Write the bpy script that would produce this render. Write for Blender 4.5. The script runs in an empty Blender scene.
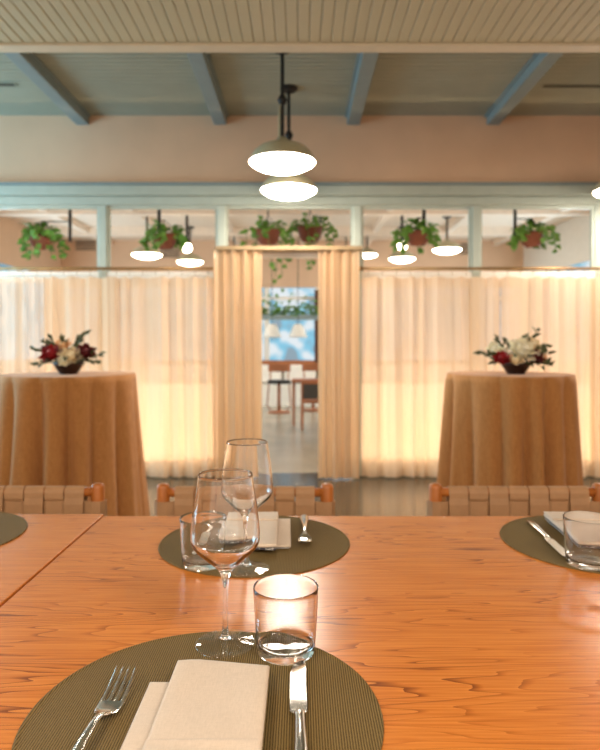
import bpy, math, random
from mathutils import Vector, Matrix

# ------------------------------------------------------------------ camera, world, light, exposure
S = bpy.context.scene
C = S.collection
F = 616.0                      # focal length in pixels of the 600 x 750 frame
CAM_Z = 1.156
TABLE_Z = 0.75
WALL_Y = 5.43                  # glazed partition

cam_d = bpy.data.cameras.new('camera')
cam_d.sensor_fit = 'HORIZONTAL'
cam_d.sensor_width = 24.0
cam_d.lens = 24.0 * F / 600.0
cam_d.shift_y = -31.0 / 600.0
cam_d.clip_start = 0.02
cam_d.dof.use_dof = True
cam_d.dof.focus_distance = 0.80
cam_d.dof.aperture_fstop = 4.6
cam = bpy.data.objects.new('camera', cam_d)
cam.location = (0, 0, CAM_Z)
cam.rotation_euler = (math.pi / 2, 0, 0)
C.objects.link(cam)
S.camera = cam

W = bpy.data.worlds.new('world')
S.world = W
W.use_nodes = True
W.node_tree.nodes['Background'].inputs[0].default_value = (1.0, 0.85, 0.68, 1)
W.node_tree.nodes['Background'].inputs[1].default_value = 0.80

S.view_settings.view_transform = 'Standard'
S.view_settings.look = 'None'
S.view_settings.gamma = 1.0
S.view_settings.use_curve_mapping = False
S.view_settings.exposure = 1.12
S.cycles.blur_glossy = 0.3
S.cycles.transparent_max_bounces = 24
S.cycles.max_bounces = 16
S.cycles.transmission_bounces = 16


def area(name, loc, rot, sx, sy, power, col):
    l = bpy.data.lights.new(name, 'AREA')
    l.shape = 'RECTANGLE'
    l.size, l.size_y = sx, sy
    l.energy = power
    l.color = col
    o = bpy.data.objects.new(name, l)
    o.location = loc
    o.rotation_euler = rot
    C.objects.link(o)
    return o


# daylight entering through the windows in the left wall of the dining room
area('window_daylight', (-4.50, 3.9, 1.75), (0, -math.pi / 2, 0), 1.5, 2.4, 66, (0.38, 0.76, 1.0))
# daylight entering the rear room through its side and end windows
area('rear_window_daylight', (-4.50, 9.0, 1.7), (0, -math.pi / 2, 0), 1.3, 3.4, 34, (0.72, 0.9, 1.0))
area('rear_window_daylight_2', (4.22, 9.0, 1.7), (0, math.pi / 2, 0), 1.3, 3.4, 34, (0.72, 0.9, 1.0))

LAMP_E = 24.0        # pendant diffuser emission
FLOORLIGHT_E = 20.0  # linear floor lights behind the curtains
WINDOW_E = 0.45

# ------------------------------------------------------------------ helpers
R = random.Random(7)


def tag(o, label=None, cat=None, group=None, kind=None):
    if label: o['label'] = label
    if cat: o['category'] = cat
    if group: o['group'] = group
    if kind: o['kind'] = kind
    return o


def empty(name, loc=(0, 0, 0), rz=0.0, label=None, cat=None, group=None):
    o = bpy.data.objects.new(name, None)
    o.empty_display_size = 0.05
    o.location = loc
    o.rotation_euler = (0, 0, rz)
    C.objects.link(o)
    return tag(o, label, cat, group)


def copy_tree(o, parent=None):
    c = o.copy()
    C.objects.link(c)
    c.parent = parent
    for ch in o.children:
        copy_tree(ch, c)
    return c


class MB:
    """collects vertices and faces, builds ONE mesh object"""
    def __init__(s):
        s.v, s.f = [], []

    def add(s, vs, fs):
        n = len(s.v)
        s.v += [tuple(v) for v in vs]
        s.f += [tuple(i + n for i in f) for f in fs]
        return s

    def box(s, x0, x1, y0, y1, z0, z1):
        return s.add([(x0, y0, z0), (x1, y0, z0), (x1, y1, z0), (x0, y1, z0),
                      (x0, y0, z1), (x1, y0, z1), (x1, y1, z1), (x0, y1, z1)],
                     [(0, 3, 2, 1), (4, 5, 6, 7), (0, 1, 5, 4), (1, 2, 6, 5), (2, 3, 7, 6), (3, 0, 4, 7)])

    def lathe(s, prof, n=32, c=(0, 0, 0), closed=False):
        """prof: list of (r, z); r == 0 gives a pole"""
        rings = []
        vs, fs = [], []
        for r, z in prof:
            if r <= 1e-6:
                rings.append([len(vs)]); vs.append((c[0], c[1], c[2] + z))
            else:
                ring = []
                for k in range(n):
                    a = 2 * math.pi * k / n
                    ring.append(len(vs)); vs.append((c[0] + r * math.cos(a), c[1] + r * math.sin(a), c[2] + z))
                rings.append(ring)
        m = len(rings)
        for i in range(m if closed else m - 1):
            a, b = rings[i], rings[(i + 1) % m]
            if len(a) == 1 and len(b) == 1: continue
            for k in range(n):
                k2 = (k + 1) % n
                if len(a) == 1: fs.append((a[0], b[k2], b[k]))
                elif len(b) == 1: fs.append((a[k], a[k2], b[0]))
                else: fs.append((a[k], a[k2], b[k2], b[k]))
        return s.add(vs, fs)

    def tube(s, pts, r, n=8):
        pts = [Vector(p) for p in pts]
        rs = r if isinstance(r, (list, tuple)) else [r] * len(pts)
        vs, fs = [], []
        for i, p in enumerate(pts):
            d = (pts[min(i + 1, len(pts) - 1)] - pts[max(i - 1, 0)]).normalized()
            up = Vector((0, 0, 1)) if abs(d.z) < 0.9 else Vector((0, 1, 0))
            u = d.cross(up).normalized(); w = u.cross(d).normalized()
            for k in range(n):
                a = 2 * math.pi * k / n
                vs.append(p + (u * math.cos(a) + w * math.sin(a)) * rs[i])
        for i in range(len(pts) - 1):
            for k in range(n):
                k2 = (k + 1) % n
                fs.append((i * n + k, i * n + k2, (i + 1) * n + k2, (i + 1) * n + k))
        fs.append(tuple(range(n - 1, -1, -1)))
        fs.append(tuple(range((len(pts) - 1) * n, len(pts) * n)))
        return s.add(vs, fs)

    def sweep(s, st, n=10, power=2.6):
        """st: stations (x, y, z, halfwidth, halfthickness) running along y, closed ends"""
        vs, fs = [], []
        for (x, y, z, hw, ht) in st:
            for k in range(n):
                a = 2 * math.pi * (k + 0.5) / n
                ca, sa = math.cos(a), math.sin(a)
                q = (abs(ca) ** power + abs(sa) ** power) ** (-1 / power)
                vs.append((x + hw * q * ca, y, z + ht * q * sa))
        m = len(st)
        for i in range(m - 1):
            for k in range(n):
                k2 = (k + 1) % n
                fs.append((i * n + k, i * n + k2, (i + 1) * n + k2, (i + 1) * n + k))
        fs.append(tuple(range(n - 1, -1, -1)))
        fs.append(tuple(range((m - 1) * n, m * n)))
        return s.add(vs, fs)

    def grid(s, fn, nu, nv, wrap=False):
        vs = [fn(i / nu, j / nv) for j in range(nv + 1) for i in range(nu + 1)]
        fs = [(j * (nu + 1) + i, j * (nu + 1) + i + 1, (j + 1) * (nu + 1) + i + 1, (j + 1) * (nu + 1) + i)
              for j in range(nv) for i in range(nu)]
        return s.add(vs, fs)

    def leaf(s, p, d, up, L, w, droop=0.25):
        p = Vector(p); d = Vector(d).normalized()
        side = d.cross(Vector(up))
        if side.length < 1e-3: side = Vector((1, 0, 0))
        side.normalize(); nrm = side.cross(d).normalized()
        a = p; m1 = p + d * L * 0.4 + nrm * L * 0.06; t = p + d * L - nrm * L * droop
        l = p + d * L * 0.38 + side * w * 0.5 + nrm * L * 0.12
        r = p + d * L * 0.38 - side * w * 0.5 + nrm * L * 0.12
        l2 = p + d * L * 0.72 + side * w * 0.32 + nrm * L * 0.02
        r2 = p + d * L * 0.72 - side * w * 0.32 + nrm * L * 0.02
        m2 = p + d * L * 0.72 - nrm * L * 0.05
        return s.add([a, m1, m2, t, l, l2, r, r2],
                     [(0, 1, 4), (4, 1, 2, 5), (5, 2, 3), (0, 6, 1), (6, 7, 2, 1), (7, 3, 2)])

    def build(s, name, mat, parent=None, smooth=False, loc=None, rot=None, bevel=0, kind=None):
        me = bpy.data.meshes.new(name)
        me.from_pydata(s.v, [], s.f)
        me.validate()
        if smooth:
            me.polygons.foreach_set('use_smooth', [True] * len(me.polygons))
        me.materials.append(mat)
        o = bpy.data.objects.new(name, me)
        C.objects.link(o)
        if parent is not None: o.parent = parent
        if loc: o.location = loc
        if rot: o.rotation_euler = rot
        if bevel:
            b = o.modifiers.new('bevel', 'BEVEL'); b.width = bevel; b.segments = 2; b.limit_method = 'ANGLE'
        if kind: o['kind'] = kind
        return o


def fix_normals(o):
    import bmesh
    bm = bmesh.new(); bm.from_mesh(o.data)
    bmesh.ops.recalc_face_normals(bm, faces=bm.faces)
    bm.to_mesh(o.data); bm.free()
    return o


def smooth_angle(o, ang=35):
    me = o.data
    me.polygons.foreach_set('use_smooth', [True] * len(me.polygons))
    try:
        me.set_sharp_from_angle(angle=math.radians(ang))
    except Exception:
        pass
    return o


# ------------------------------------------------------------------ materials
def srgb(r, g, b):
    f = lambda c: (c / 255 / 12.92) if c <= 10 else ((c / 255 + 0.055) / 1.055) ** 2.4
    return (f(r), f(g), f(b), 1)


def mat(name, col, rough=0.6, metal=0.0, noise=0.0, nscale=12, bump=0.0, bscale=60, stretch=(1, 1, 1), **kw):
    m = bpy.data.materials.new(name)
    m.use_nodes = True
    nt = m.node_tree
    p = nt.nodes['Principled BSDF']
    p.inputs['Base Color'].default_value = col
    p.inputs['Roughness'].default_value = rough
    p.inputs['Metallic'].default_value = metal
    for k, v in kw.items():
        p.inputs[k.replace('_', ' ')].default_value = v
    tc = nt.nodes.new('ShaderNodeTexCoord')
    mp = nt.nodes.new('ShaderNodeMapping')
    mp.inputs['Scale'].default_value = stretch
    nt.links.new(tc.outputs['Object'], mp.inputs[0])
    if noise:
        n = nt.nodes.new('ShaderNodeTexNoise'); n.inputs['Scale'].default_value = nscale; n.inputs['Detail'].default_value = 4
        nt.links.new(mp.outputs[0], n.inputs['Vector'])
        r = nt.nodes.new('ShaderNodeValToRGB')
        r.color_ramp.elements[0].position = 0.3; r.color_ramp.elements[1].position = 0.7
        r.color_ramp.elements[0].color = tuple(c * (1 - noise) for c in col[:3]) + (1,)
        r.color_ramp.elements[1].color = tuple(min(1, c * (1 + noise)) for c in col[:3]) + (1,)
        nt.links.new(n.outputs['Fac'], r.inputs[0])
        nt.links.new(r.outputs[0], p.inputs['Base Color'])
    if bump:
        n = nt.nodes.new('ShaderNodeTexNoise'); n.inputs['Scale'].default_value = bscale; n.inputs['Detail'].default_value = 3
        nt.links.new(mp.outputs[0], n.inputs['Vector'])
        b = nt.nodes.new('ShaderNodeBump'); b.inputs['Strength'].default_value = bump; b.inputs['Distance'].default_value = 0.004
        nt.links.new(n.outputs['Fac'], b.inputs['Height'])
        nt.links.new(b.outputs[0], p.inputs['Normal'])
    return m


def emis(name, col, strength):
    m = bpy.data.materials.new(name); m.use_nodes = True
    nt = m.node_tree; nt.nodes.clear()
    e = nt.nodes.new('ShaderNodeEmission'); o = nt.nodes.new('ShaderNodeOutputMaterial')
    e.inputs[0].default_value = col; e.inputs[1].default_value = strength
    nt.links.new(e.outputs[0], o.inputs[0])
    return m


def wood_table():
    m = bpy.data.materials.new('orange_oak'); m.use_nodes = True
    nt = m.node_tree; N = nt.nodes.new; L = nt.links.new
    p = nt.nodes['Principled BSDF']
    tc = N('ShaderNodeTexCoord')
    mp = N('ShaderNodeMapping'); mp.inputs['Scale'].default_value = (0.5, 5.0, 1.0)
    L(tc.outputs['Object'], mp.inputs[0])
    # long wandering figure: contour lines of a stretched noise
    n1 = N('ShaderNodeTexNoise'); n1.inputs['Scale'].default_value = 1.6; n1.inputs['Detail'].default_value = 3.5
    n1.inputs['Distortion'].default_value = 0.15
    L(mp.outputs[0], n1.inputs['Vector'])
    mul = N('ShaderNodeMath'); mul.operation = 'MULTIPLY'; mul.inputs[1].default_value = 30.0
    L(n1.outputs['Fac'], mul.inputs[0])
    fr = N('ShaderNodeMath'); fr.operation = 'FRACT'; L(mul.outputs[0], fr.inputs[0])
    r1 = N('ShaderNodeValToRGB')
    e = r1.color_ramp.elements
    e[0].position = 0.0; e[0].color = (0.12, 0.12, 0.12, 1)
    e[1].position = 1.0; e[1].color = (1, 1, 1, 1)
    x = e.new(0.22); x.color = (0.8, 0.8, 0.8, 1)
    x = e.new(0.88); x.color = (0.85, 0.85, 0.85, 1)
    L(fr.outputs[0], r1.inputs[0])
    # fine pores
    mp2 = N('ShaderNodeMapping'); mp2.inputs['Scale'].default_value = (3.5, 130, 5)
    L(tc.outputs['Object'], mp2.inputs[0])
    n2 = N('ShaderNodeTexNoise'); n2.inputs['Scale'].default_value = 2.2; n2.inputs['Detail'].default_value = 4
    L(mp2.outputs[0], n2.inputs['Vector'])
    r2 = N('ShaderNodeValToRGB'); r2.color_ramp.elements[0].position = 0.35; r2.color_ramp.elements[1].position = 0.62
    r2.color_ramp.elements[0].color = (0.45, 0.45, 0.45, 1)
    L(n2.outputs['Fac'], r2.inputs[0])
    # patches where the figure is strong
    mp3 = N('ShaderNodeMapping'); mp3.inputs['Scale'].default_value = (1.2, 5.0, 1.0)
    L(tc.outputs['Object'], mp3.inputs[0])
    n3 = N('ShaderNodeTexNoise'); n3.inputs['Scale'].default_value = 1.3
    L(mp3.outputs[0], n3.inputs['Vector'])
    r3 = N('ShaderNodeValToRGB'); r3.color_ramp.elements[0].position = 0.32; r3.color_ramp.elements[1].position = 0.58
    L(n3.outputs['Fac'], r3.inputs[0])
    mx = N('ShaderNodeMix'); mx.data_type = 'FLOAT'
    L(r3.outputs[0], mx.inputs[0]); mx.inputs[2].default_value = 0.86; L(r1.outputs[0], mx.inputs[3])
    mm = N('ShaderNodeMath'); mm.operation = 'MULTIPLY'
    mm2 = N('ShaderNodeMapRange'); mm2.inputs[3].default_value = 0.44; mm2.inputs[4].default_value = 1.0
    L(r2.outputs[0], mm2.inputs[0])
    L(mx.outputs[0], mm.inputs[0]); L(mm2.outputs[0], mm.inputs[1])
    rc = N('ShaderNodeValToRGB')
    ee = rc.color_ramp.elements
    ee[0].position = 0.22; ee[0].color = srgb(134, 68, 20)
    ee[1].position = 0.95; ee[1].color = srgb(222, 138, 60)
    q = ee.new(0.6); q.color = srgb(196, 112, 42)
    L(mm.outputs[0], rc.inputs[0])
    L(rc.outputs[0], p.inputs['Base Color'])
    p.inputs['Roughness'].default_value = 0.25
    p.inputs['Specular IOR Level'].default_value = 0.5
    b = N('ShaderNodeBump'); b.inputs['Strength'].default_value = 0.12; b.inputs['Distance'].default_value = 0.0012
    L(mm.outputs[0], b.inputs['Height']); L(b.outputs[0], p.inputs['Normal'])
    return m


def woven_mat():
    m = bpy.data.materials.new('olive_woven_vinyl'); m.use_nodes = True
    nt = m.node_tree; N = nt.nodes.new; L = nt.links.new
    p = nt.nodes['Principled BSDF']
    tc = N('ShaderNodeTexCoord')
    wv = N('ShaderNodeTexWave'); wv.wave_type = 'BANDS'; wv.bands_direction = 'X'
    wv.inputs['Scale'].default_value = 112.0; wv.inputs['Distortion'].default_value = 0.5; wv.inputs['Detail'].default_value = 1
    L(tc.outputs['Object'], wv.inputs['Vector'])
    mp = N('ShaderNodeMapping'); mp.inputs['Scale'].default_value = (900, 260, 1)
    L(tc.outputs['Object'], mp.inputs[0])
    n = N('ShaderNodeTexNoise'); n.inputs['Scale'].default_value = 1.0; n.inputs['Detail'].default_value = 1
    L(mp.outputs[0], n.inputs['Vector'])
    mx = N('ShaderNodeMath'); mx.operation = 'MULTIPLY_ADD'; mx.inputs[1].default_value = 0.5
    L(n.outputs['Fac'], mx.inputs[0]); L(wv.outputs['Fac'], mx.inputs[2])
    r = N('ShaderNodeValToRGB'); r.color_ramp.elements[0].position = 0.2; r.color_ramp.elements[1].position = 1.2
    r.color_ramp.elements[0].color = srgb(62, 48, 24); r.color_ramp.elements[1].color = srgb(138, 114, 70)
    r.color_ramp.elements[1].position = 1.0
    L(mx.outputs[0], r.inputs[0]); L(r.outputs[0], p.inputs['Base Color'])
    p.inputs['Roughness'].default_value = 0.8
    p.inputs['Specular IOR Level'].default_value = 0.15
    b = N('ShaderNodeBump'); b.inputs['Strength'].default_value = 0.6; b.inputs['Distance'].default_value = 0.0012
    L(mx.outputs[0], b.inputs['Height']); L(b.outputs[0], p.inputs['Normal'])
    return m


def linen(name, col, col2, plaid=False, scale=900, rough=0.9, bump=0.25):
    m = bpy.data.materials.new(name); m.use_nodes = True
    nt = m.node_tree; N = nt.nodes.new; L = nt.links.new
    p = nt.nodes['Principled BSDF']
    tc = N('ShaderNodeTexCoord')
    fac = []
    for sc in ((scale, scale * 0.08, scale * 0.08), (scale * 0.08, scale, scale)):
        mp = N('ShaderNodeMapping'); mp.inputs['Scale'].default_value = sc
        L(tc.outputs['Object'], mp.inputs[0])
        n = N('ShaderNodeTexNoise'); n.inputs['Scale'].default_value = 1.0; n.inputs['Detail'].default_value = 1
        L(mp.outputs[0], n.inputs['Vector']); fac.append(n)
    ad = N('ShaderNodeMath'); ad.operation = 'ADD'
    L(fac[0].outputs['Fac'], ad.inputs[0]); L(fac[1].outputs['Fac'], ad.inputs[1])
    hf = N('ShaderNodeMath'); hf.operation = 'MULTIPLY'; hf.inputs[1].default_value = 0.5
    L(ad.outputs[0], hf.inputs[0])
    r = N('ShaderNodeValToRGB'); r.color_ramp.elements[0].position = 0.35; r.color_ramp.elements[1].position = 0.65
    r.color_ramp.elements[0].color = col2; r.color_ramp.elements[1].color = col
    L(hf.outputs[0], r.inputs[0])
    out = r.outputs[0]
    if plaid:
        bk = N('ShaderNodeTexBrick')
        bk.inputs['Color1'].default_value = col; bk.inputs['Color2'].default_value = col2
        bk.inputs['Mortar'].default_value = srgb(190, 185, 178)
        bk.inputs['Scale'].default_value = 40; bk.offset = 0
        bk.inputs['Mortar Size'].default_value = 0.03
        L(tc.outputs['Object'], bk.inputs['Vector'])
        out = bk.outputs['Color']
    L(out, p.inputs['Base Color'])
    p.inputs['Roughness'].default_value = rough
    p.inputs['Sheen Weight'].default_value = 0.15
    b = N('ShaderNodeBump'); b.inputs['Strength'].default_value = bump; b.inputs['Distance'].default_value = 0.0008
    L(hf.outputs[0], b.inputs['Height']); L(b.outputs[0], p.inputs['Normal'])
    return m


def sheer(name, col, transp, trans_col):
    """semi-sheer curtain: diffuse front, translucent, a little open weave"""
    m = bpy.data.materials.new(name); m.use_nodes = True
    nt = m.node_tree; N = nt.nodes.new; L = nt.links.new
    nt.nodes.clear()
    o = N('ShaderNodeOutputMaterial')
    d = N('ShaderNodeBsdfDiffuse'); t = N('ShaderNodeBsdfTranslucent'); tr = N('ShaderNodeBsdfTransparent')
    tc = N('ShaderNodeTexCoord'); mp = N('ShaderNodeMapping'); mp.inputs['Scale'].default_value = (30, 30, 2)
    L(tc.outputs['Object'], mp.inputs[0])
    n = N('ShaderNodeTexNoise'); n.inputs['Scale'].default_value = 1.0; L(mp.outputs[0], n.inputs['Vector'])
    r = N('ShaderNodeValToRGB')
    r.color_ramp.elements[0].color = tuple(c * 0.86 for c in col[:3]) + (1,); r.color_ramp.elements[1].color = col
    L(n.outputs['Fac'], r.inputs[0]); L(r.outputs[0], d.inputs[0])
    t.inputs[0].default_value = trans_col
    m1 = N('ShaderNodeMixShader'); m1.inputs[0].default_value = 0.5
    L(d.outputs[0], m1.inputs[1]); L(t.outputs[0], m1.inputs[2])
    m2 = N('ShaderNodeMixShader'); m2.inputs[0].default_value = transp
    L(m1.outputs[0], m2.inputs[1]); L(tr.outputs[0], m2.inputs[2])
    L(m2.outputs[0], o.inputs[0])
    return m


def pane_glass():
    m = bpy.data.materials.new('window_glass'); m.use_nodes = True
    nt = m.node_tree; N = nt.nodes.new; L = nt.links.new
    nt.nodes.clear()
    o = N('ShaderNodeOutputMaterial'); f = N('ShaderNodeFresnel'); f.inputs[0].default_value = 1.45
    g = N('ShaderNodeBsdfGlossy'); g.inputs['Roughness'].default_value = 0.02
    t = N('ShaderNodeBsdfTransparent'); t.inputs[0].default_value = (0.96, 0.98, 0.97, 1)
    mx = N('ShaderNodeMixShader'); L(f.outputs[0], mx.inputs[0]); L(t.outputs[0], mx.inputs[1]); L(g.outputs[0], mx.inputs[2])
    L(mx.outputs[0], o.inputs[0])
    return m


def thin_glass():
    """thin blown glass: Schlick gloss over straight transmission"""
    m = bpy.data.materials.new('thin_clear_glass'); m.use_nodes = True
    nt = m.node_tree; N = nt.nodes.new; L = nt.links.new
    nt.nodes.clear()
    o = N('ShaderNodeOutputMaterial'); lw = N('ShaderNodeLayerWeight'); lw.inputs[0].default_value = 0.5
    pw = N('ShaderNodeMath'); pw.operation = 'POWER'; pw.inputs[1].default_value = 4.0
    L(lw.outputs['Facing'], pw.inputs[0])
    mr = N('ShaderNodeMapRange'); mr.inputs[3].default_value = 0.05; mr.inputs[4].default_value = 0.85
    L(pw.outputs[0], mr.inputs[0])
    g = N('ShaderNodeBsdfGlossy'); g.inputs['Roughness'].default_value = 0.0
    t = N('ShaderNodeBsdfTransparent'); t.inputs[0].default_value = (0.97, 0.97, 0.96, 1)
    m2 = N('ShaderNodeMixShader'); L(mr.outputs[0], m2.inputs[0]); L(t.outputs[0], m2.inputs[1]); L(g.outputs[0], m2.inputs[2])
    L(m2.outputs[0], o.inputs[0])
    return m


def window_view():
    """daylight seen through the far windows: pale blue with soft street shapes"""
    m = bpy.data.materials.new('daylit_window_pane'); m.use_nodes = True
    nt = m.node_tree; N = nt.nodes.new; L = nt.links.new
    nt.nodes.clear()
    o = N('ShaderNodeOutputMaterial'); e = N('ShaderNodeEmission')
    tc = N('ShaderNodeTexCoord'); n = N('ShaderNodeTexNoise'); n.inputs['Scale'].default_value = 3.2; n.inputs['Detail'].default_value = 1
    L(tc.outputs['Object'], n.inputs['Vector'])
    r = N('ShaderNodeValToRGB')
    r.color_ramp.elements[0].position = 0.36; r.color_ramp.elements[0].color = srgb(150, 170, 182)
    r.color_ramp.elements[1].position = 0.62; r.color_ramp.elements[1].color = srgb(232, 240, 244)
    q = r.color_ramp.elements.new(0.47); q.color = srgb(140, 205, 232)
    L(n.outputs['Fac'], r.inputs[0]); L(r.outputs[0], e.inputs[0]); e.inputs[1].default_value = WINDOW_E
    L(e.outputs[0], o.inputs[0])
    return m


M = {}
M['table'] = wood_table()
M['mat'] = woven_mat()
M['glass'] = mat('clear_glass', (1, 1, 1, 1), rough=0.0, Transmission_Weight=1.0, IOR=1.45)
M['thin_glass'] = thin_glass()
M['steel'] = mat('polished_steel', (0.66, 0.63, 0.58, 1), rough=0.14, metal=1.0, bump=0.02, bscale=300)
M['napkin'] = linen('natural_linen', srgb(222, 202, 182), srgb(208, 188, 167), scale=1500, bump=0.12)
M['napkin_dark'] = linen('dark_plaid_linen', srgb(58, 56, 66), srgb(44, 42, 52), plaid=True)
M['cloth'] = linen('tan_tablecloth', srgb(192, 134, 76), srgb(170, 114, 60), scale=260, bump=0.4)
M['curtain'] = sheer('sheer_linen', srgb(238, 210, 180), 0.10, srgb(248, 222, 194))
M['curtain_lit'] = sheer('window_lit_linen', srgb(240, 216, 192), 0.34, srgb(246, 226, 204))  # same curtain linen, made paler and clearer to imitate window light at far left
M['door_curtain'] = sheer('door_linen', srgb(224, 188, 150), 0.03, srgb(232, 200, 162))
M['peach'] = mat('peach_plaster', srgb(222, 184, 152), 0.85, noise=0.04, nscale=3, bump=0.08)
M['board'] = mat('khaki_board', srgb(190, 180, 146), 0.55, noise=0.05, nscale=6, stretch=(1, 0.2, 1))
M['board_dark'] = mat('grey_green_board', srgb(162, 164, 146), 0.55, noise=0.05, nscale=5)
M['groove'] = mat('board_groove', srgb(164, 152, 122), 0.9, noise=0.05)
M['trim'] = mat('cream_trim', srgb(214, 200, 172), 0.5, noise=0.03)
M['bluegrey'] = mat('blue_grey_paint', srgb(134, 149, 150), 0.45, noise=0.04)
M['sage'] = mat('pale_sage_paint', srgb(176, 184, 172), 0.35, noise=0.04)
M['white'] = mat('white_paint', srgb(238, 232, 222), 0.5, noise=0.03)
M['rear_ceiling'] = mat('rear_cream_board', srgb(236, 216, 196), 0.6, noise=0.04)
M['floor'] = mat('polished_concrete', srgb(72, 62, 48), 0.16, noise=0.25, nscale=2.2, bump=0.03, bscale=8)
M['rear_floor'] = mat('pale_concrete', srgb(168, 158, 140), 0.25, noise=0.12, nscale=2.0)
M['brass'] = mat('aged_brass', srgb(150, 118, 76), 0.4, metal=0.7, noise=0.1)
M['shelf'] = mat('grey_brown_wood', srgb(150, 126, 92), 0.6, noise=0.12)
M['black'] = mat('blackened_metal', srgb(38, 36, 34), 0.5, metal=0.4, noise=0.1)
M['shade'] = mat('khaki_enamel', srgb(178, 168, 136), 0.35, noise=0.03)
M['lamp'] = emis('lamp_diffuser', (1.0, 0.88, 0.74, 1), LAMP_E)
M['rear_lamp'] = emis('rear_lamp_diffuser', (1.0, 0.86, 0.66, 1), LAMP_E * 0.56)
M['strip'] = emis('floor_light_lens', (1.0, 0.70, 0.42, 1), FLOORLIGHT_E)
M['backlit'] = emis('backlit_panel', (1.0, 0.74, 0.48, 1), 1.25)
M['chairwood'] = mat('honey_chair_wood', srgb(172, 100, 40), 0.4, noise=0.18, nscale=8, stretch=(6, 6, 0.6))
M['strap'] = mat('tan_leather_strap', srgb(166, 126, 88), 0.65, noise=0.08, nscale=30, bump=0.15, bscale=200)
M['terracotta'] = mat('terracotta', srgb(112, 60, 40), 0.8, noise=0.2, nscale=14, bump=0.2)
M['leaf'] = mat('green_leaf', srgb(96, 142, 54), 0.45, noise=0.35, nscale=9)
M['leaf_dark'] = mat('dark_leaf', srgb(76, 86, 52), 0.5, noise=0.4, nscale=25)
M['stemm'] = mat('plant_stem', srgb(96, 112, 58), 0.6, noise=0.15)
M['bowl'] = mat('dark_brown_bowl', srgb(44, 24, 18), 0.4, noise=0.2)
M['red'] = mat('red_petal', srgb(150, 14, 22), 0.6, noise=0.3, nscale=30)
M['deepred'] = mat('deep_red_petal', srgb(96, 16, 24), 0.6, noise=0.3, nscale=30)
M['cream'] = mat('cream_petal', srgb(240, 222, 186), 0.6, noise=0.08, nscale=30)
M['ivory'] = mat('ivory_petal', srgb(244, 238, 214), 0.6, noise=0.06, nscale=30)
M['peachp'] = mat('peach_petal', srgb(232, 184, 136), 0.6, noise=0.1, nscale=30)
M['pane'] = pane_glass()
M['view'] = window_view()
M['wood_far'] = mat('rear_room_wood', srgb(164, 98, 58), 0.45, noise=0.15, nscale=8)
M['dark_wood'] = mat('dark_walnut', srgb(84, 46, 28), 0.5, noise=0.2, nscale=8)
M['cane'] = mat('dark_cane', srgb(66, 60, 54), 0.7, noise=0.25, nscale=60)
M['cushion'] = mat('white_cushion', srgb(244, 236, 226), 0.85, noise=0.03, bump=0.1)
M['vent'] = mat('vent_dark', srgb(60, 56, 46), 0.7, noise=0.1)

# ------------------------------------------------------------------ the setting
XL, XR = -4.65, 4.35
CEIL = 3.17


def struct(o):
    o['kind'] = 'structure'
    return o


struct(MB().box(XL - 0.1, XR + 0.1, -3.0, WALL_Y + 0.1, -0.05, 0.0).build('floor', M['floor']))
struct(MB().box(XL - 0.1, XR + 0.1, WALL_Y + 0.1, 12.3, -0.05, 0.0).build('floor_rear', M['rear_floor']))

# lower front ceiling of separate beadboards running away from the camera
SOF = 2.75
EDGE = 3.263
cf = struct(MB().box(XL, XR, -0.6, 3.35, SOF + 0.012, SOF + 0.06).build('ceiling_front', M['groove']))
bw = 0.058
bme = None
nb = int((XR - XL) / bw)
for i in range(nb):
    x = XL + i * bw
    if bme is None:
        hb = bw / 2 - 0.0014
        b = MB().add([(-hb, -0.6, 0.012), (-hb, -0.6, 0.004), (-hb + 0.004, -0.6, 0), (hb - 0.004, -0.6, 0), (hb, -0.6, 0.004), (hb, -0.6, 0.012),
                      (-hb, EDGE, 0.012), (-hb, EDGE, 0.004), (-hb + 0.004, EDGE, 0), (hb - 0.004, EDGE, 0), (hb, EDGE, 0.004), (hb, EDGE, 0.012)],
                     [(0, 1, 7, 6), (1, 2, 8, 7), (2, 3, 9, 8), (3, 4, 10, 9), (4, 5, 11, 10), (0, 5, 4, 3, 2, 1), (6, 7, 8, 9, 10, 11), (0, 6, 11, 5)])
        o = b.build('board', M['board'], cf)
        bme = o
    else:
        o = bme.copy(); C.objects.link(o)
    o.location = (x + bw / 2, 0, SOF)
struct(MB().box(XL, XR, EDGE, 3.35, SOF - 0.012, SOF + 0.02).build('trim_1', M['trim'], bevel=0.006))
struct(MB().box(XL, XR, 3.30, 3.35, SOF + 0.02, CEIL + 0.05).build('wall_bulkhead', M['trim']))

# raised ceiling in front of the partition: narrow cross boards, too fine to part singly
cu = struct(MB().box(XL, XR, 3.35, WALL_Y + 0.02, CEIL + 0.012, CEIL + 0.08).build('ceiling_raised', M['groove']))
mb = MB()
y = 3.35
while y < WALL_Y - 0.01:
    mb.box(XL, XR, y + 0.006, min(y + 0.056, WALL_Y), CEIL, CEIL + 0.013)
    y += 0.062
mb.build('cross_boards', M['board_dark'], cu, kind='stuff')
# ceiling beams
for k, x in enumerate((-4.34, -3.13, -1.915, -0.70, 0.47, 1.70, 2.91, 4.12)):
    o = MB().box(-0.055, 0.055, 3.35, WALL_Y, CEIL - 0.085, CEIL).build('beam', M['bluegrey'], cu, bevel=0.006)
    o.location = (x, 0, 0)
    l = MB().box(-0.075, 0.075, 3.35, WALL_Y, CEIL - 0.016, CEIL - 0.002).build('beam_moulding', M['bluegrey'], cu)
    l.location = (x, 0, 0)

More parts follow.
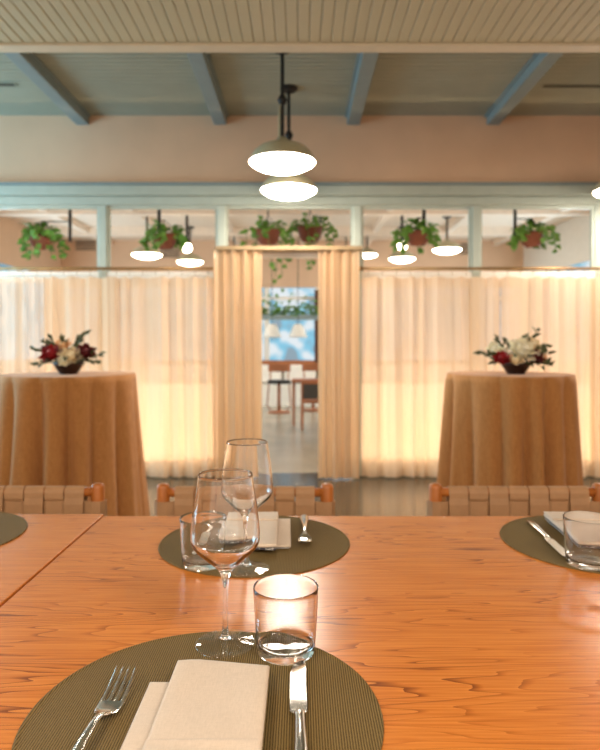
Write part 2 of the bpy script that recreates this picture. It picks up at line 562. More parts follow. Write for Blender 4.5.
# wall over the partition, header beam
struct(MB().box(XL, XR, WALL_Y, WALL_Y + 0.12, 2.53, CEIL + 0.05).build('wall_back', M['peach']))
hd = struct(MB().box(XL, XR, WALL_Y - 0.11, WALL_Y + 0.10, 2.445, 2.53).build('trim_2', M['sage'], bevel=0.008))
MB().box(XL, XR, WALL_Y - 0.06, WALL_Y + 0.08, 2.37, 2.445).build('lower_moulding', M['sage'], hd, bevel=0.01)
MB().box(XL, XR, WALL_Y - 0.13, WALL_Y - 0.02, 2.53, 2.55).build('cap_moulding', M['bluegrey'], hd, bevel=0.004)

POSTS = [-4.01, -2.87, -1.728, -0.688, 0.502, 1.543, 2.62, 3.70]
part = struct(MB().box(XL, POSTS[3], WALL_Y - 0.03, WALL_Y + 0.05, 0.0, 0.10).build('wall_partition', M['sage']))
MB().box(POSTS[4], XR, WALL_Y - 0.03, WALL_Y + 0.05, 0.0, 0.10).build('kick_rail', M['sage'], part)
for x in POSTS:
    o = MB().box(-0.035, 0.035, WALL_Y - 0.045, WALL_Y + 0.05, 0.0, 2.37).build('post', M['sage'], part, bevel=0.006)
    o.location.x = x
RAIL_Z = 1.745
for a, b in zip([XL] + POSTS, POSTS + [XR]):
    if a == POSTS[3]:
        continue
    MB().box(a + 0.035, b - 0.035, WALL_Y - 0.035, WALL_Y + 0.04, RAIL_Z - 0.045, RAIL_Z + 0.045).build('transom_rail', M['white'], part, bevel=0.004)
for a, b in zip([XL] + POSTS, POSTS + [XR]):
    zb = 1.99 if a == POSTS[3] else RAIL_Z + 0.045
    for (x0, x1, z0, z1) in ((a + 0.035, a + 0.055, zb, 2.37), (b - 0.055, b - 0.035, zb, 2.37), (a + 0.055, b - 0.055, 2.345, 2.37)):
        MB().box(x0, x1, WALL_Y - 0.02, WALL_Y + 0.02, z0, z1).build('transom_bead', M['sage'], part)

# door head shelf over the central opening
dh = struct(MB().box(POSTS[3] - 0.03, POSTS[4] + 0.03, WALL_Y - 0.20, WALL_Y + 0.02, 1.955, 1.99).build('trim_3', M['shelf'], bevel=0.004))
MB().box(POSTS[3] + 0.03, POSTS[4] - 0.03, WALL_Y - 0.03, WALL_Y + 0.03, 1.915, 1.955).build('door_head', M['white'], dh)

# side walls of the dining room, left one with a tall window
wl = struct(MB().box(XL - 0.1, XL, -3, WALL_Y + 0.1, 0, 0.9).box(XL - 0.1, XL, -3, WALL_Y + 0.1, 2.6, 3.3)
            .box(XL - 0.1, XL, -3, 2.6, 0.9, 2.6).box(XL - 0.1, XL, 5.2, WALL_Y + 0.1, 0.9, 2.6).build('wall_left', M['peach']))
wv = struct(MB().box(XL - 0.06, XL - 0.05, 2.6, 5.2, 0.9, 2.6).build('window_20', M['view']))
for yy in (2.6, 3.45, 4.3, 5.12):
    MB().box(XL - 0.05, XL + 0.01, yy, yy + 0.08, 0.9, 2.6).build('window_frame', M['white'], wv)
struct(MB().box(XR, XR + 0.1, -3, WALL_Y + 0.1, 0, 3.3).build('wall_right', M['peach']))

# ------------------------------------------------------------------ rear room shell
RY = 12.0
rc = struct(MB().box(XL, XR, WALL_Y + 0.12, RY + 0.3, CEIL, CEIL + 0.06).build('ceiling_rear', M['rear_ceiling']))
for x in (-3.7, -2.45, -1.2, 0.05, 1.3, 2.55, 3.8):
    o = MB().box(-0.05, 0.05, WALL_Y + 0.12, RY, CEIL - 0.10, CEIL).build('rafter', M['rear_ceiling'], rc)
    o.location.x = x
for yy in (7.2, 8.9, 10.6):
    MB().box(XL, XR, yy, yy + 0.14, CEIL - 0.14, CEIL - 0.0).build('cross_beam', M['rear_ceiling'], rc)
# bulkhead over the far windows
struct(MB().box(XL, XR, RY, RY + 0.2, 2.26, CEIL).build('wall_rear_bulkhead', M['peach']))
wr = struct(MB().box(XL, XR, RY + 0.02, RY + 0.2, 0, 0.78).build('wall_rear', M['white']))
n = 11
for i, x in enumerate([XL + k * 1.0 for k in range(9)]):
    w = struct(MB().box(x, x + 1.0, RY + 0.10, RY + 0.11, 0.78, 2.26).build('window_%d' % (n + i), M['view']))
    for (x0, x1, z0, z1) in ((x, x + 0.05, 0.78, 2.26), (x + 0.95, x + 1.0, 0.78, 2.26), (x + 0.05, x + 0.95, 2.02, 2.08)):
        MB().box(x0, x1, RY + 0.03, RY + 0.10, z0, z1).build('window_frame', M['white'], w)
for side, x, mt in (('left', XL, M['peach']), ('right', XR, M['white'])):
    s = -1 if side == 'left' else 1
    struct(MB().box(min(x, x + s * 0.1), max(x, x + s * 0.1), WALL_Y + 0.1, RY + 0.3, 0, 0.9)
           .box(min(x, x + s * 0.1), max(x, x + s * 0.1), WALL_Y + 0.1, RY + 0.3, 2.42, 3.3)
           .box(min(x, x + s * 0.1), max(x, x + s * 0.1), WALL_Y + 0.1, 6.6, 0.9, 2.42)
           .box(min(x, x + s * 0.1), max(x, x + s * 0.1), 11.4, RY + 0.3, 0.9, 2.42).build('wall_rear_' + side, mt))
    w = struct(MB().box(min(x + s * 0.05, x + s * 0.06), max(x + s * 0.05, x + s * 0.06), 6.6, 11.4, 0.9, 2.42).build('window_%d' % (21 + (s > 0)), M['view']))
    for yy in (6.6, 7.8, 9.0, 10.2, 11.32):
        MB().box(min(x, x + s * 0.05) - 0.01, max(x, x + s * 0.05) + 0.01, yy, yy + 0.08, 0.9, 2.42).build('window_frame', M['white'], w)


# ------------------------------------------------------------------ dining tables
def dining_table(x0, x1, y0, y1, label):
    cx, cy = (x0 + x1) / 2, (y0 + y1) / 2
    t = empty('dining_table', (cx, cy, 0), 0, label, 'table')
    hx, hy = (x1 - x0) / 2, (y1 - y0) / 2
    MB().box(-hx, hx, -hy, hy, TABLE_Z - 0.035, TABLE_Z).build('tabletop', M['table'], t, bevel=0.002)
    MB().box(-hx + 0.10, hx - 0.10, -hy + 0.10, -hy + 0.125, TABLE_Z - 0.11, TABLE_Z - 0.035).build('apron', M['table'], t)
    MB().box(-hx + 0.10, hx - 0.10, hy - 0.125, hy - 0.10, TABLE_Z - 0.11, TABLE_Z - 0.035).build('apron', M['table'], t)
    for sx in (-1, 1):
        for sy in (-1, 1):
            MB().box(sx * (hx - 0.12) - 0.035, sx * (hx - 0.12) + 0.035, sy * 0.16 - 0.035, sy * 0.16 + 0.035,
                     0, TABLE_Z - 0.035).build('leg', M['chairwood'], t, bevel=0.006)
    return t


dining_table(-0.463, 1.55, 0.45, 1.455, 'orange oak dining table filling the foreground, set with three woven placemats in view')
dining_table(-2.45, -0.4685, 0.465, 1.472, 'orange oak dining table at the left edge, beyond the dark joint line')


# ------------------------------------------------------------------ place settings
def lathe_obj(name, prof, mat_, n, label=None, cat=None, group=None):
    o = MB().lathe(prof, n).build(name, mat_, None, smooth=True)
    fix_normals(o)
    return tag(o, label, cat, group)


def placemat(x, y, label):
    o = MB().lathe([(0, 0), (0.191, 0), (0.1925, 0.0008), (0.1925, 0.0016), (0.1915, 0.0022), (0, 0.0022)], 96).build('placemat', M['mat'])
    fix_normals(o)
    o.location = (x, y, TABLE_Z)
    rim = MB().lathe([(0.1890, 0.0022), (0.1905, 0.0030), (0.1930, 0.0026), (0.1935, 0.0012), (0.1930, 0.0002), (0.1905, 0.0001)], 96, closed=True).build('stitched_rim', M['mat'], o)
    fix_normals(rim)
    return tag(o, label, 'placemat', 'round woven placemats')


MAT_H = TABLE_Z + 0.0024


def densify(pts, step):
    out = [pts[0]]
    for p, q in zip(pts, pts[1:]):
        d = math.hypot(q[0] - p[0], q[1] - p[1])
        n_ = max(1, int(d / step))
        out += [(p[0] + (q[0] - p[0]) * k / n_, p[1] + (q[1] - p[1]) * k / n_) for k in range(1, n_ + 1)]
    return out


def spline(pts, per=5):
    """Catmull-Rom through profile points"""
    P_ = [Vector(p) for p in pts]
    out = []
    for i in range(len(P_) - 1):
        p0, p1, p2, p3 = P_[max(i - 1, 0)], P_[i], P_[i + 1], P_[min(i + 2, len(P_) - 1)]
        for k in range(per):
            t = k / per
            q = 0.5 * ((2 * p1) + (p2 - p0) * t + (2 * p0 - 5 * p1 + 4 * p2 - p3) * t * t + (3 * p1 - p0 - 3 * p2 + p3) * t ** 3)
            out.append((max(q.x, 0.0), q.y))
    out.append(tuple(P_[-1]))
    return out


def rim_arc(ro, ri, z):
    c = (ro + ri) / 2; h = (ro - ri) / 2
    return [(c + h * math.cos(a * math.pi / 6), z + h * math.sin(a * math.pi / 6)) for a in range(7)]


def wine_profile():
    up = spline([(0.0085, 0.0085), (0.0055, 0.0115), (0.0042, 0.018),
                 (0.0035, 0.03), (0.0033, 0.06), (0.0040, 0.080), (0.0062, 0.092), (0.0105, 0.1005), (0.020, 0.1095), (0.0325, 0.1205), (0.0415, 0.1295),
                 (0.0456, 0.1370), (0.0466, 0.1450), (0.0458, 0.160), (0.0430, 0.185), (0.0394, 0.210), (0.0366, 0.2285)], 4)
    inn = spline([(0.0356, 0.2285), (0.0384, 0.210), (0.0420, 0.185), (0.0448, 0.160), (0.0455, 0.1455), (0.0446, 0.1385), (0.0405, 0.1312), (0.031, 0.1222), (0.018, 0.1118), (0.008, 0.1070), (0.0, 0.1058)], 4)
    return [(0.0, 0.0075), (0.007, 0.0077)] + up + rim_arc(0.0366, 0.0356, 0.2285)[1:-1] + inn


def tumbler_profile():
    base = [(0.0, 0.001), (0.020, 0.0008), (0.032, 0.0004), (0.0355, 0.0008), (0.0370, 0.0022), (0.0379, 0.0045)]
    up = densify([(0.0379, 0.0045), (0.0392, 0.02), (0.0410, 0.05), (0.0428, 0.0865)], 0.006)
    inn = densify([(0.0415, 0.0865), (0.0397, 0.05), (0.0381, 0.024)], 0.006) + spline([(0.0381, 0.024), (0.0373, 0.0160), (0.0350, 0.0118), (0.030, 0.0100), (0.018, 0.0092), (0.0, 0.0088)], 4)[1:]
    return base + up[1:] + rim_arc(0.0428, 0.0415, 0.0865)[1:-1] + inn


wine0 = empty('wine_glass')
fix_normals(MB().lathe(wine_profile(), 64).build('bowl_with_stem', M['glass'], wine0, smooth=True))
fix_normals(MB().lathe([(0.0, 0.0), (0.020, 0.0), (0.0385, 0.0), (0.0402, 0.0005), (0.0405, 0.0013)] +
                       spline([(0.0398, 0.0020), (0.030, 0.0030), (0.018, 0.0044), (0.0095, 0.0066), (0.0, 0.0070)], 4), 64).build('foot', M['thin_glass'], wine0, smooth=True))
tumbler0 = lathe_obj('tumbler', tumbler_profile(), M['glass'], 64)
GLASSGRP = {'wine_glass': 'wine glasses on the tables', 'tumbler': 'water tumblers on the tables'}
used = set()


def put(proto, x, y, z, rz, label, cat, group):
    o = proto if proto.name not in used else copy_tree(proto)
    used.add(proto.name)
    o.location = (x, y, z)
    o.rotation_euler = (0, 0, rz)
    tag(o, label, cat, group)
    return o


def make_fork():
    t = empty('fork')
    st = [(0, -0.108, 0.0030, 0.0065, 0.0012), (0, -0.104, 0.0030, 0.0088, 0.0016), (0, -0.085, 0.0036, 0.0090, 0.0018),
          (0, -0.050, 0.0068, 0.0066, 0.0020), (0, -0.010, 0.0112, 0.0042, 0.0022), (0, 0.018, 0.0118, 0.0032, 0.0022), (0, 0.034, 0.0088, 0.0040, 0.0018)]
    smooth_angle(MB().sweep(st, 12).build('handle', M['steel'], t), 60)
    st = [(0, 0.030, 0.0095, 0.0036, 0.0016), (0, 0.036, 0.0072, 0.0066, 0.0011), (0, 0.042, 0.0050, 0.0102, 0.0009), (0, 0.050, 0.0038, 0.0118, 0.0009), (0, 0.062, 0.0040, 0.0121, 0.0009)]
    h = MB().sweep(st, 12, 4)
    for k in range(4):
        x = (k - 1.5) * 0.0066
        h.sweep([(x, 0.061, 0.0040, 0.0022, 0.0009), (x, 0.072, 0.0056, 0.0018, 0.0010), (x, 0.088, 0.0102, 0.0014, 0.0010), (x, 0.099, 0.0148, 0.0010, 0.0008), (x, 0.103, 0.0168, 0.0003, 0.0003)], 8)
    smooth_angle(h.build('fork_head', M['steel'], t), 60)
    return t


def make_knife():
    t = empty('table_knife')
    st = [(0, -0.118, 0.0052, 0.0050, 0.0030), (0, -0.114, 0.0056, 0.0072, 0.0046), (0, -0.080, 0.0058, 0.0074, 0.0050), (0, -0.030, 0.0054, 0.0060, 0.0046),
          (0, -0.012, 0.0050, 0.0056, 0.0042), (0, -0.006, 0.0050, 0.0064, 0.0044), (0, -0.002, 0.0048, 0.0060, 0.0038)]
    smooth_angle(MB().sweep(st, 14).build('handle', M['steel'], t), 60)
    # blade: flat plate with a straight spine on +x and a belly curving to the tip
    out = [(-0.0060, -0.003), (-0.0100, 0.000), (-0.0104, 0.010), (-0.0104, 0.055), (-0.0098, 0.075), (-0.0078, 0.092), (-0.0040, 0.103), (0.0010, 0.108), (0.0058, 0.1085),
           (0.0088, 0.104), (0.0096, 0.09), (0.0094, 0.05), (0.0088, 0.01), (0.0080, 0.000), (0.0060, -0.003)]
    nn = len(out)
    vs = [(x, y, 0.0030 + (0.0008 if x < 0 else 0.0019)) for x, y in out] + [(x, y, 0.0030) for x, y in out]
    fs = [tuple(range(nn - 1, -1, -1)), tuple(range(nn, 2 * nn))] + [(i, (i + 1) % nn, nn + (i + 1) % nn, nn + i) for i in range(nn)]
    b = MB().add(vs, fs).build('blade', M['steel'], t)
    fix_normals(b)
    return t


def slab(x0, x1, y0, y1, z0, z1, cut=0.0, nx=14, ny=22, seed=0, wob=0.0008, skew=0.0):
    """soft folded-cloth layer: pillow-edged slab with a slightly wavy top"""
    rr = random.Random(seed)
    ph = [rr.uniform(0, 6.28) for _ in range(4)]

    def prof(u):      # 0 at the edge, 1 inside
        d = min(u, 1 - u)
        return min(1.0, d / 0.035) if d < 0.035 else 1.0

    def us(n):
        return [0, 0.012, 0.035] + [0.035 + (0.93) * k / (n - 5) for k in range(1, n - 5)] + [0.965, 0.988, 1.0]
    U, V = us(nx), us(ny)
    top, bot = [], []
    for v in V:
        for u in U:
            x = x0 + (x1 - x0) * u; y_ = y0 + (y1 - y0) * v
            y_ -= skew * u * v
            if cut and u < 0.2 and v > 0.8:      # clipped corner
                a = (0.2 - u) / 0.2; y_ -= cut * a * (v - 0.8) / 0.2
            e = math.sqrt(max(0, 1 - (1 - min(prof(u), prof(v))) ** 2))
            zm = (z0 + z1) / 2; h = (z1 - z0) / 2
            wv = wob * (math.sin(u * 5 + ph[0]) * math.sin(v * 7 + ph[1]) + 0.5 * math.sin(v * 17 + ph[2] + u * 3))
            top.append((x, y_, zm + h * (0.25 + 0.75 * e) + wv * e))
            bot.append((x, y_, zm - h * (0.25 + 0.75 * e)))
    m, n_ = len(U), len(V)
    K = m * n_
    fs = []
    for j in range(n_ - 1):
        for i in range(m - 1):
            a = j * m + i
            fs.append((a, a + 1, a + m + 1, a + m)); fs.append((K + a, K + a + m, K + a + m + 1, K + a + 1))
    ring = [i for i in range(m)] + [j * m + m - 1 for j in range(1, n_)] + [(n_ - 1) * m + i for i in range(m - 2, -1, -1)] + [j * m for j in range(n_ - 2, 0, -1)]
    for a, b in zip(ring, ring[1:] + ring[:1]):
        fs.append((b, a, K + a, K + b))
    return MB().add(top + bot, fs)


def make_napkin():
    t = empty('linen_napkin')
    # local: +y points across the table, away from the diner
    slab(-0.070, 0.060, -0.135, 0.050, 0.0, 0.0028, seed=6).build('dark_lining', M['napkin_dark'], t, smooth=True)
    slab(-0.073, 0.062, -0.14, 0.052, 0.0026, 0.0080, seed=1).build('under_fold', M['napkin'], t, smooth=True)
    slab(-0.044, 0.066, -0.13, 0.084, 0.0075, 0.0120, seed=5, skew=0.02).build('dark_lining', M['napkin_dark'], t, smooth=True)
    slab(-0.046, 0.067, -0.135, 0.086, 0.0118, 0.0200, 0.007, seed=2, skew=0.02).build('main_fold', M['napkin'], t, smooth=True)
    slab(-0.045, 0.0665, -0.138, -0.078, 0.0196, 0.0230, seed=3).build('turned_flap', M['napkin'], t, smooth=True)
    return t


fork0 = make_fork()
fork0.scale = (1.15, 1.15, 1.15)
knife0 = make_knife()
napkin0 = make_napkin()


def setting(cx, cy, rz, words, wine=True, fork=True):
    """words: place phrase of this setting"""
    ca, sa = math.cos(rz), math.sin(rz)
    P = lambda u, v: (cx + u * ca - v * sa, cy + u * sa + v * ca)
    x, y_ = P(0.003, 0.157)
    if wine:
        put(wine0, x, y_, MAT_H, rz, words['wine'], 'wine glass', 'wine glasses on the tables')
    x, y_ = P(0.085, 0.134)
    put(tumbler0, x, y_, MAT_H, rz, words['tumbler'], 'tumbler', 'water tumblers on the tables')
    if fork:
        x, y_ = P(words.get('fu', -0.110), -0.056)
        put(fork0, x, y_, MAT_H, rz + words.get('fr', 0), words['fork'], 'fork', 'steel forks on the placemats')
    x, y_ = P(0.103, -0.003)
    put(knife0, x, y_, MAT_H, rz + words.get('kr', 0), words['knife'], 'knife', 'steel knives on the placemats')
    x, y_ = P(0.0, 0.0)
    put(napkin0, x, y_, MAT_H, rz + words.get('nr', 0), words['napkin'], 'napkin', 'folded napkins on the placemats')


placemat(-0.1035, 0.6725, 'olive woven round placemat nearest the camera, cut by the bottom edge')
setting(-0.1035, 0.6725, 0, dict(
    wine='tall wine glass nearest the camera, on the front placemat beside the tumbler',
    tumbler='clear water tumbler nearest the camera, above the knife tip',
    fork='steel fork on the nearest placemat with tines pointing away',
    knife='steel knife on the nearest placemat, right of the large napkin',
    napkin='large folded linen napkin lying on the nearest placemat', fr=-0.055, kr=0.02))
placemat(-0.092, 1.261, 'olive woven round placemat across the table in front of the middle chair')
setting(-0.092, 1.261, math.pi, dict(
    wine='tall wine glass behind the nearest one, on the middle far placemat',
    tumbler='water tumbler on the middle far placemat, left of the wine glasses',
    fork='steel fork on the middle far placemat with tines towards camera',
    knife='steel knife lying behind the glasses on the middle far placemat',
    napkin='folded linen napkin behind the wine glasses on the middle far placemat', nr=0.02, fu=-0.102))
placemat(0.612, 1.261, 'olive woven round placemat cut by the right edge of the picture')
setting(0.612, 1.261, math.pi, dict(
    wine='wine glass of the right-hand setting, just past the picture edge',
    tumbler='water tumbler at the right edge of the picture beside a knife',
    fork='steel fork of the right-hand setting, just past the picture edge',
    knife='steel knife lying slanted on the right-hand placemat beside the napkin',
    napkin='folded linen napkin behind the tumbler at the right edge', kr=-0.05, nr=-0.06))
placemat(-0.786, 1.30, 'olive woven round placemat on the left table, only its rim in view')


# ------------------------------------------------------------------ woven strap chairs
def rounded_bar(mb, p0, p1, r):
    return mb.tube([p0, p1], r, 12)


def make_chair():
    t = empty('strap_chair')
    HW = 0.219
    # diner faces -y; the backrest is at y = 0
    for s in (-1, 1):
        st = [(s * HW, 0.06, 0.0), (s * HW, 0.03, 0.30), (s * HW, 0.008, 0.50), (s * HW, 0.0, 0.62), (s * HW, 0.0, 0.772), (s * HW, 0.0, 0.779), (s * HW, 0.0, 0.782)]
        o = MB().tube(st, [0.014, 0.017, 0.018, 0.0175, 0.0175, 0.0155, 0.010], 14).build('back_post', M['chairwood'], t)
        smooth_angle(o, 50)
        o = MB().tube([(s * HW, -0.43, 0.0), (s * HW, -0.43, 0.30), (s * HW, -0.43, 0.452), (s * HW, -0.43, 0.458)], [0.013, 0.017, 0.017, 0.012], 12).build('front_leg', M['chairwood'], t)
        smooth_angle(o, 50)
        o = MB().tube([(s * HW, -0.43, 0.425), (s * HW, 0.012, 0.425)], 0.014, 10).build('seat_rail', M['chairwood'], t, smooth=True)
        MB().tube([(s * HW, -0.43, 0.22), (s * HW, 0.04, 0.22)], 0.010, 10).build('stretcher', M['chairwood'], t, smooth=True)
    MB().tube([(-HW, 0, 0.759), (HW, 0, 0.759)], 0.0125, 12).build('top_rail', M['chairwood'], t, smooth=True)
    MB().tube([(-HW, 0.004, 0.52), (HW, 0.004, 0.52)], 0.0125, 12).build('lower_rail', M['chairwood'], t, smooth=True)
    for yy in (-0.43, 0.012):
        MB().tube([(-HW, yy, 0.425), (HW, yy, 0.425)], 0.013, 10).build('cross_rail', M['chairwood'], t, smooth=True)
    rows = [0.711, 0.655, 0.599, 0.543]
    pitch = 0.0535
    th = 0.0016

    def strip(path, half, axis):
        """ribbon with thickness; path: list of (a, y, b) points; axis = 'x' spans width in x, 'z' in z"""
        vs, fs = [], []
        for i, p in enumerate(path):
            p = Vector(p)
            d = (Vector(path[min(i + 1, len(path) - 1)]) - Vector(path[max(i - 1, 0)])).normalized()
            w = Vector((1, 0, 0)) if axis == 'x' else Vector((0, 0, 1))
            nn = d.cross(w).normalized()
            for sw, sn in ((-1, -1), (1, -1), (1, 1), (-1, 1)):
                vs.append(p + w * half * sw + nn * th * sn)
        m = len(path)
        for i in range(m - 1):
            for k in range(4):
                k2 = (k + 1) % 4
                fs.append((i * 4 + k, i * 4 + k2, i * 4 + 4 + k2, i * 4 + 4 + k))
        fs += [(3, 2, 1, 0), tuple(range(4 * m - 4, 4 * m))]
        return MB().add(vs, fs)
    for i in range(7):
        x = (i - 3) * pitch
        path = [(x, 0.016, 0.66), (x, 0.0155, 0.745)]
        for k in range(7):
            a = math.pi * k / 6
            path.append((x, 0.0150 * math.cos(a), 0.759 + 0.0150 * math.sin(a)))
        path.append((x, -0.0150, 0.745))
        for j, z in enumerate(rows):
            f = -0.0185 if (i + j) % 2 == 0 else -0.0075
            path += [(x, f, z + 0.018), (x, f, z - 0.018)]
        path.append((x, -0.013, 0.515))
        o = strip(path, 0.0252, 'x').build('vertical_strap', M['strap'], t)
        fix_normals(o)
    for j, z in enumerate(rows):
        path = [(-HW - 0.020, 0.010, z), (-HW - 0.0205, -0.006, z), (-HW - 0.012, -0.0185, z), (-HW + 0.010, -0.019, z)]
        for i in range(7):
            x = (i - 3) * pitch
            f = -0.0080 if (i + j) % 2 == 0 else -0.0165
            path += [(x - 0.02, f, z), (x + 0.02, f, z)]
        path += [(HW - 0.010, -0.019, z), (HW + 0.012, -0.0185, z), (HW + 0.0205, -0.006, z), (HW + 0.020, 0.010, z)]
        o = strip(path, 0.0262, 'z').build('horizontal_strap', M['strap'], t)
        fix_normals(o)
    for i in range(7):
        x = (i - 3) * pitch
        MB().box(x - 0.026, x + 0.026, -0.425, 0.008, 0.438, 0.442).build('seat_strap', M['strap'], t)
    for j in range(7):
        yy = -0.39 + j * 0.0555
        MB().box(-HW, HW, yy - 0.024, yy + 0.024, 0.4425, 0.4455).build('seat_strap', M['strap'], t)
    return t


chair0 = make_chair()
CH = 'woven strap chairs across the table'
for x, y_, rz, lab in ((-0.147, 1.65, 0.0, 'woven tan strap chair behind the wine glasses, middle of the three'),
                       (0.582, 1.652, 0.0, 'woven tan strap chair at the right, in front of the cocktail table'),
                       (-0.762, 1.655, 0.0, 'woven tan strap chair at the left edge, only its right end in view')):
    put(chair0, x, y_, 0, rz, lab, 'chair', CH)


# ------------------------------------------------------------------ covered cocktail tables
def tablecloth(cx, cy, top, r, label, seed, flare=0.10, n_folds=14):
    rr = random.Random(seed)
    ph = [rr.uniform(0, 6.28) for _ in range(6)]
    NU, NV = 220, 26
    mb = MB()
    vs, fs = [], []
    vs.append((0, 0, top))
    for k in range(NU):
        a = 2 * math.pi * k / NU
        vs.append((r * 0.985 * math.cos(a), r * 0.985 * math.sin(a), top))
    for j in range(NV + 1):
        t = j / NV
        for k in range(NU):
            a = 2 * math.pi * k / NU
            fold = 2.1 * abs(math.cos(0.5 * (n_folds * a + ph[0]) + 0.9 * math.sin(2 * a + ph[1]) + 0.8 * math.sin(3 * a + ph[2]))) ** 0.8 - 1.45
            f2 = math.cos(2.0 * n_folds * a + ph[3] + math.sin(a + ph[4]))
            ease = min(1, t / 0.04)
            amp = (0.007 + 0.070 * t ** 0.7) * (0.8 + 0.3 * math.sin(3 * a + ph[5]))
            ra = r + flare * t ** 1.2 + ease * amp * (fold + 0.25 * f2 * t) - 0.004 * (1 - ease)
            z = top - 0.004 * (1 - (1 - ease) ** 2) - (top - 0.006) * t
            vs.append((ra * math.cos(a), ra * math.sin(a), max(0.003, z)))
    for k in range(NU):
        fs.append((0, 1 + k, 1 + (k + 1) % NU))
    for j in range(NV + 1):
        for k in range(NU):
            a = 1 + j * NU + k; b = 1 + j * NU + (k + 1) % NU
            fs.append((a, a + NU, b + NU, b))
    mb.add(vs, fs)
    o = mb.build('tablecloth', M['cloth'], None, smooth=True)
    fix_normals(o)
    o.location = (cx, cy, 0)
    return tag(o, label, 'tablecloth', 'cloth-covered cocktail tables')


CT = 0.982
tablecloth(-1.345, 3.60, CT, 0.376, 'tan floor-length cloth over the round cocktail table at the left', 3, 0.045)
tablecloth(1.228, 3.62, CT, 0.360, 'tan floor-length cloth over the round cocktail table at the right', 21, 0.018)


# ------------------------------------------------------------------ flower arrangements
def rose(mb, c, r, rr):
    c = Vector(c)
    mb.lathe([(0, -r * 0.75), (r * 0.55, -r * 0.5), (r * 0.72, 0), (r * 0.5, r * 0.5), (0, r * 0.62)], 10, c)
    for ring, (n_, tilt, rad, sz) in enumerate(((4, 0.2, 0.35, 0.75), (6, 0.6, 0.55, 0.85), (7, 1.0, 0.72, 0.9))):
        for k in range(n_):
            a = 2 * math.pi * (k + 0.5 * ring) / n_ + rr.uniform(-.2, .2)
            out = Vector((math.cos(a), math.sin(a), 0)); side = Vector((-math.sin(a), math.cos(a), 0))
            up = (Vector((0, 0, 1)) * math.cos(tilt) + out * math.sin(tilt))
            base = c + out * r * 0.25 - Vector((0, 0, r * 0.35))
            vs = []
            for jj in range(4):
                v = jj / 3
                for ii in range(4):
                    u = ii / 3 * 2 - 1
                    w = sz * r * 0.62 * math.sin(math.pi * (0.18 + 0.70 * v))
                    vs.append(base + up * r * 1.15 * v + out * r * rad * (0.55 - 0.35 * u * u) * (0.5 + v * .5) + side * w * u)
            mb.add(vs, [(j * 4 + i, j * 4 + i + 1, j * 4 + i + 5, j * 4 + i + 4) for j in range(3) for i in range(3)])


def arrangement(cx, cy, label, flowers, seed, sprigs):
    t = empty('flower_arrangement', (cx, cy, CT), 0, label, 'flowers', 'flower bowls on the cocktail tables')
    o = MB().lathe([(0, 0), (0.050, 0), (0.052, 0.006), (0.078, 0.045), (0.092, 0.068), (0.088, 0.069), (0.074, 0.046), (0, 0.03)], 24).build('bowl', M['bowl'], t, smooth=True)
    fix_normals(o)
    rr = random.Random(seed)
    mb = MB(); sm = MB()
    for (dx, dz, L) in sprigs:
        dy = rr.uniform(-0.06, 0.02)
        tip = Vector((dx, dy, dz)); b = Vector((dx * 0.15, dy * 0.2, 0.06))
        mid = (tip + b) * 0.5 + Vector((0, 0, 0.02))
        sm.tube([b, mid, tip], [0.0025, 0.002, 0.001], 5)
        for k in range(7):
            s = 0.45 + 0.55 * k / 6
            p = b.lerp(mid, min(1, s * 2)) if s < 0.5 else mid.lerp(tip, (s - 0.5) * 2)
            d = (tip - b).normalized() + Vector((rr.uniform(-1, 1), rr.uniform(-1, 1), rr.uniform(-.7, .9))) * 0.9
            mb.leaf(p, d, (rr.uniform(-.5, .5), -1, rr.uniform(0, 1)), L * rr.uniform(1.0, 1.45), L * 0.62)
    for k in range(70):
        a = rr.uniform(0, 6.28); q = rr.uniform(0.02, 0.115); z = 0.06 + rr.uniform(0.0, 0.085) * (1 - q * 3)
        p = (q * math.cos(a), q * math.sin(a) * 0.8, z)
        mb.leaf(p, (math.cos(a), math.sin(a), rr.uniform(-.3, .6)), (0, 0, 1), rr.uniform(0.04, 0.065), 0.028)
    sm.build('stems', M['stemm'], t)
    mb.build('foliage', M['leaf_dark'], t, kind='stuff')
    for (dx, dy, dz, r, m) in flowers:
        f = MB(); rose(f, (0, 0, 0), r, rr)
        o = f.build('flower_head', M[m], t, smooth=True)
        o.location = (dx, dy, dz); o.rotation_euler = (0.75, 0.25 * math.copysign(1, dx), 0)
    return t


arrangement(-1.345, 3.58, 'low bowl of red and cream roses on the left cocktail table',
            [(-0.075, -0.06, 0.115, 0.048, 'red'), (-0.025, -0.02, 0.162, 0.040, 'peachp'), (0.035, -0.07, 0.105, 0.046, 'cream'),
             (0.105, -0.03, 0.125, 0.044, 'deepred'), (0.015, -0.10, 0.075, 0.030, 'ivory'), (-0.12, 0.0, 0.15, 0.028, 'deepred')], 4,
            [(-0.19, 0.14, 0.034), (-0.17, 0.05, 0.034), (-0.10, 0.205, 0.034), (-0.03, 0.20, 0.034), (0.06, 0.20, 0.034), (0.11, 0.225, 0.036), (0.19, 0.11, 0.034), (0.17, 0.06, 0.032), (-0.13, 0.19, 0.03)])
arrangement(1.262, 3.60, 'low bowl with big white rose and small red rose on right cocktail table',
            [(0.015, -0.06, 0.135, 0.062, 'ivory'), (-0.105, -0.07, 0.090, 0.036, 'red'), (0.085, -0.02, 0.165, 0.042, 'cream'), (-0.11, 0.03, 0.14, 0.04, 'ivory'),
             (0.09, -0.06, 0.10, 0.038, 'deepred'), (-0.03, -0.09, 0.085, 0.032, 'cream'), (0.14, -0.02, 0.09, 0.03, 'peachp')], 9,
            [(-0.21, 0.115, 0.036), (-0.15, 0.07, 0.036), (-0.12, 0.20, 0.036), (-0.05, 0.185, 0.034), (0.05, 0.20, 0.034), (0.125, 0.245, 0.040), (0.16, 0.16, 0.036), (0.18, 0.12, 0.036), (0.17, 0.05, 0.04), (0.13, 0.05, 0.04)])


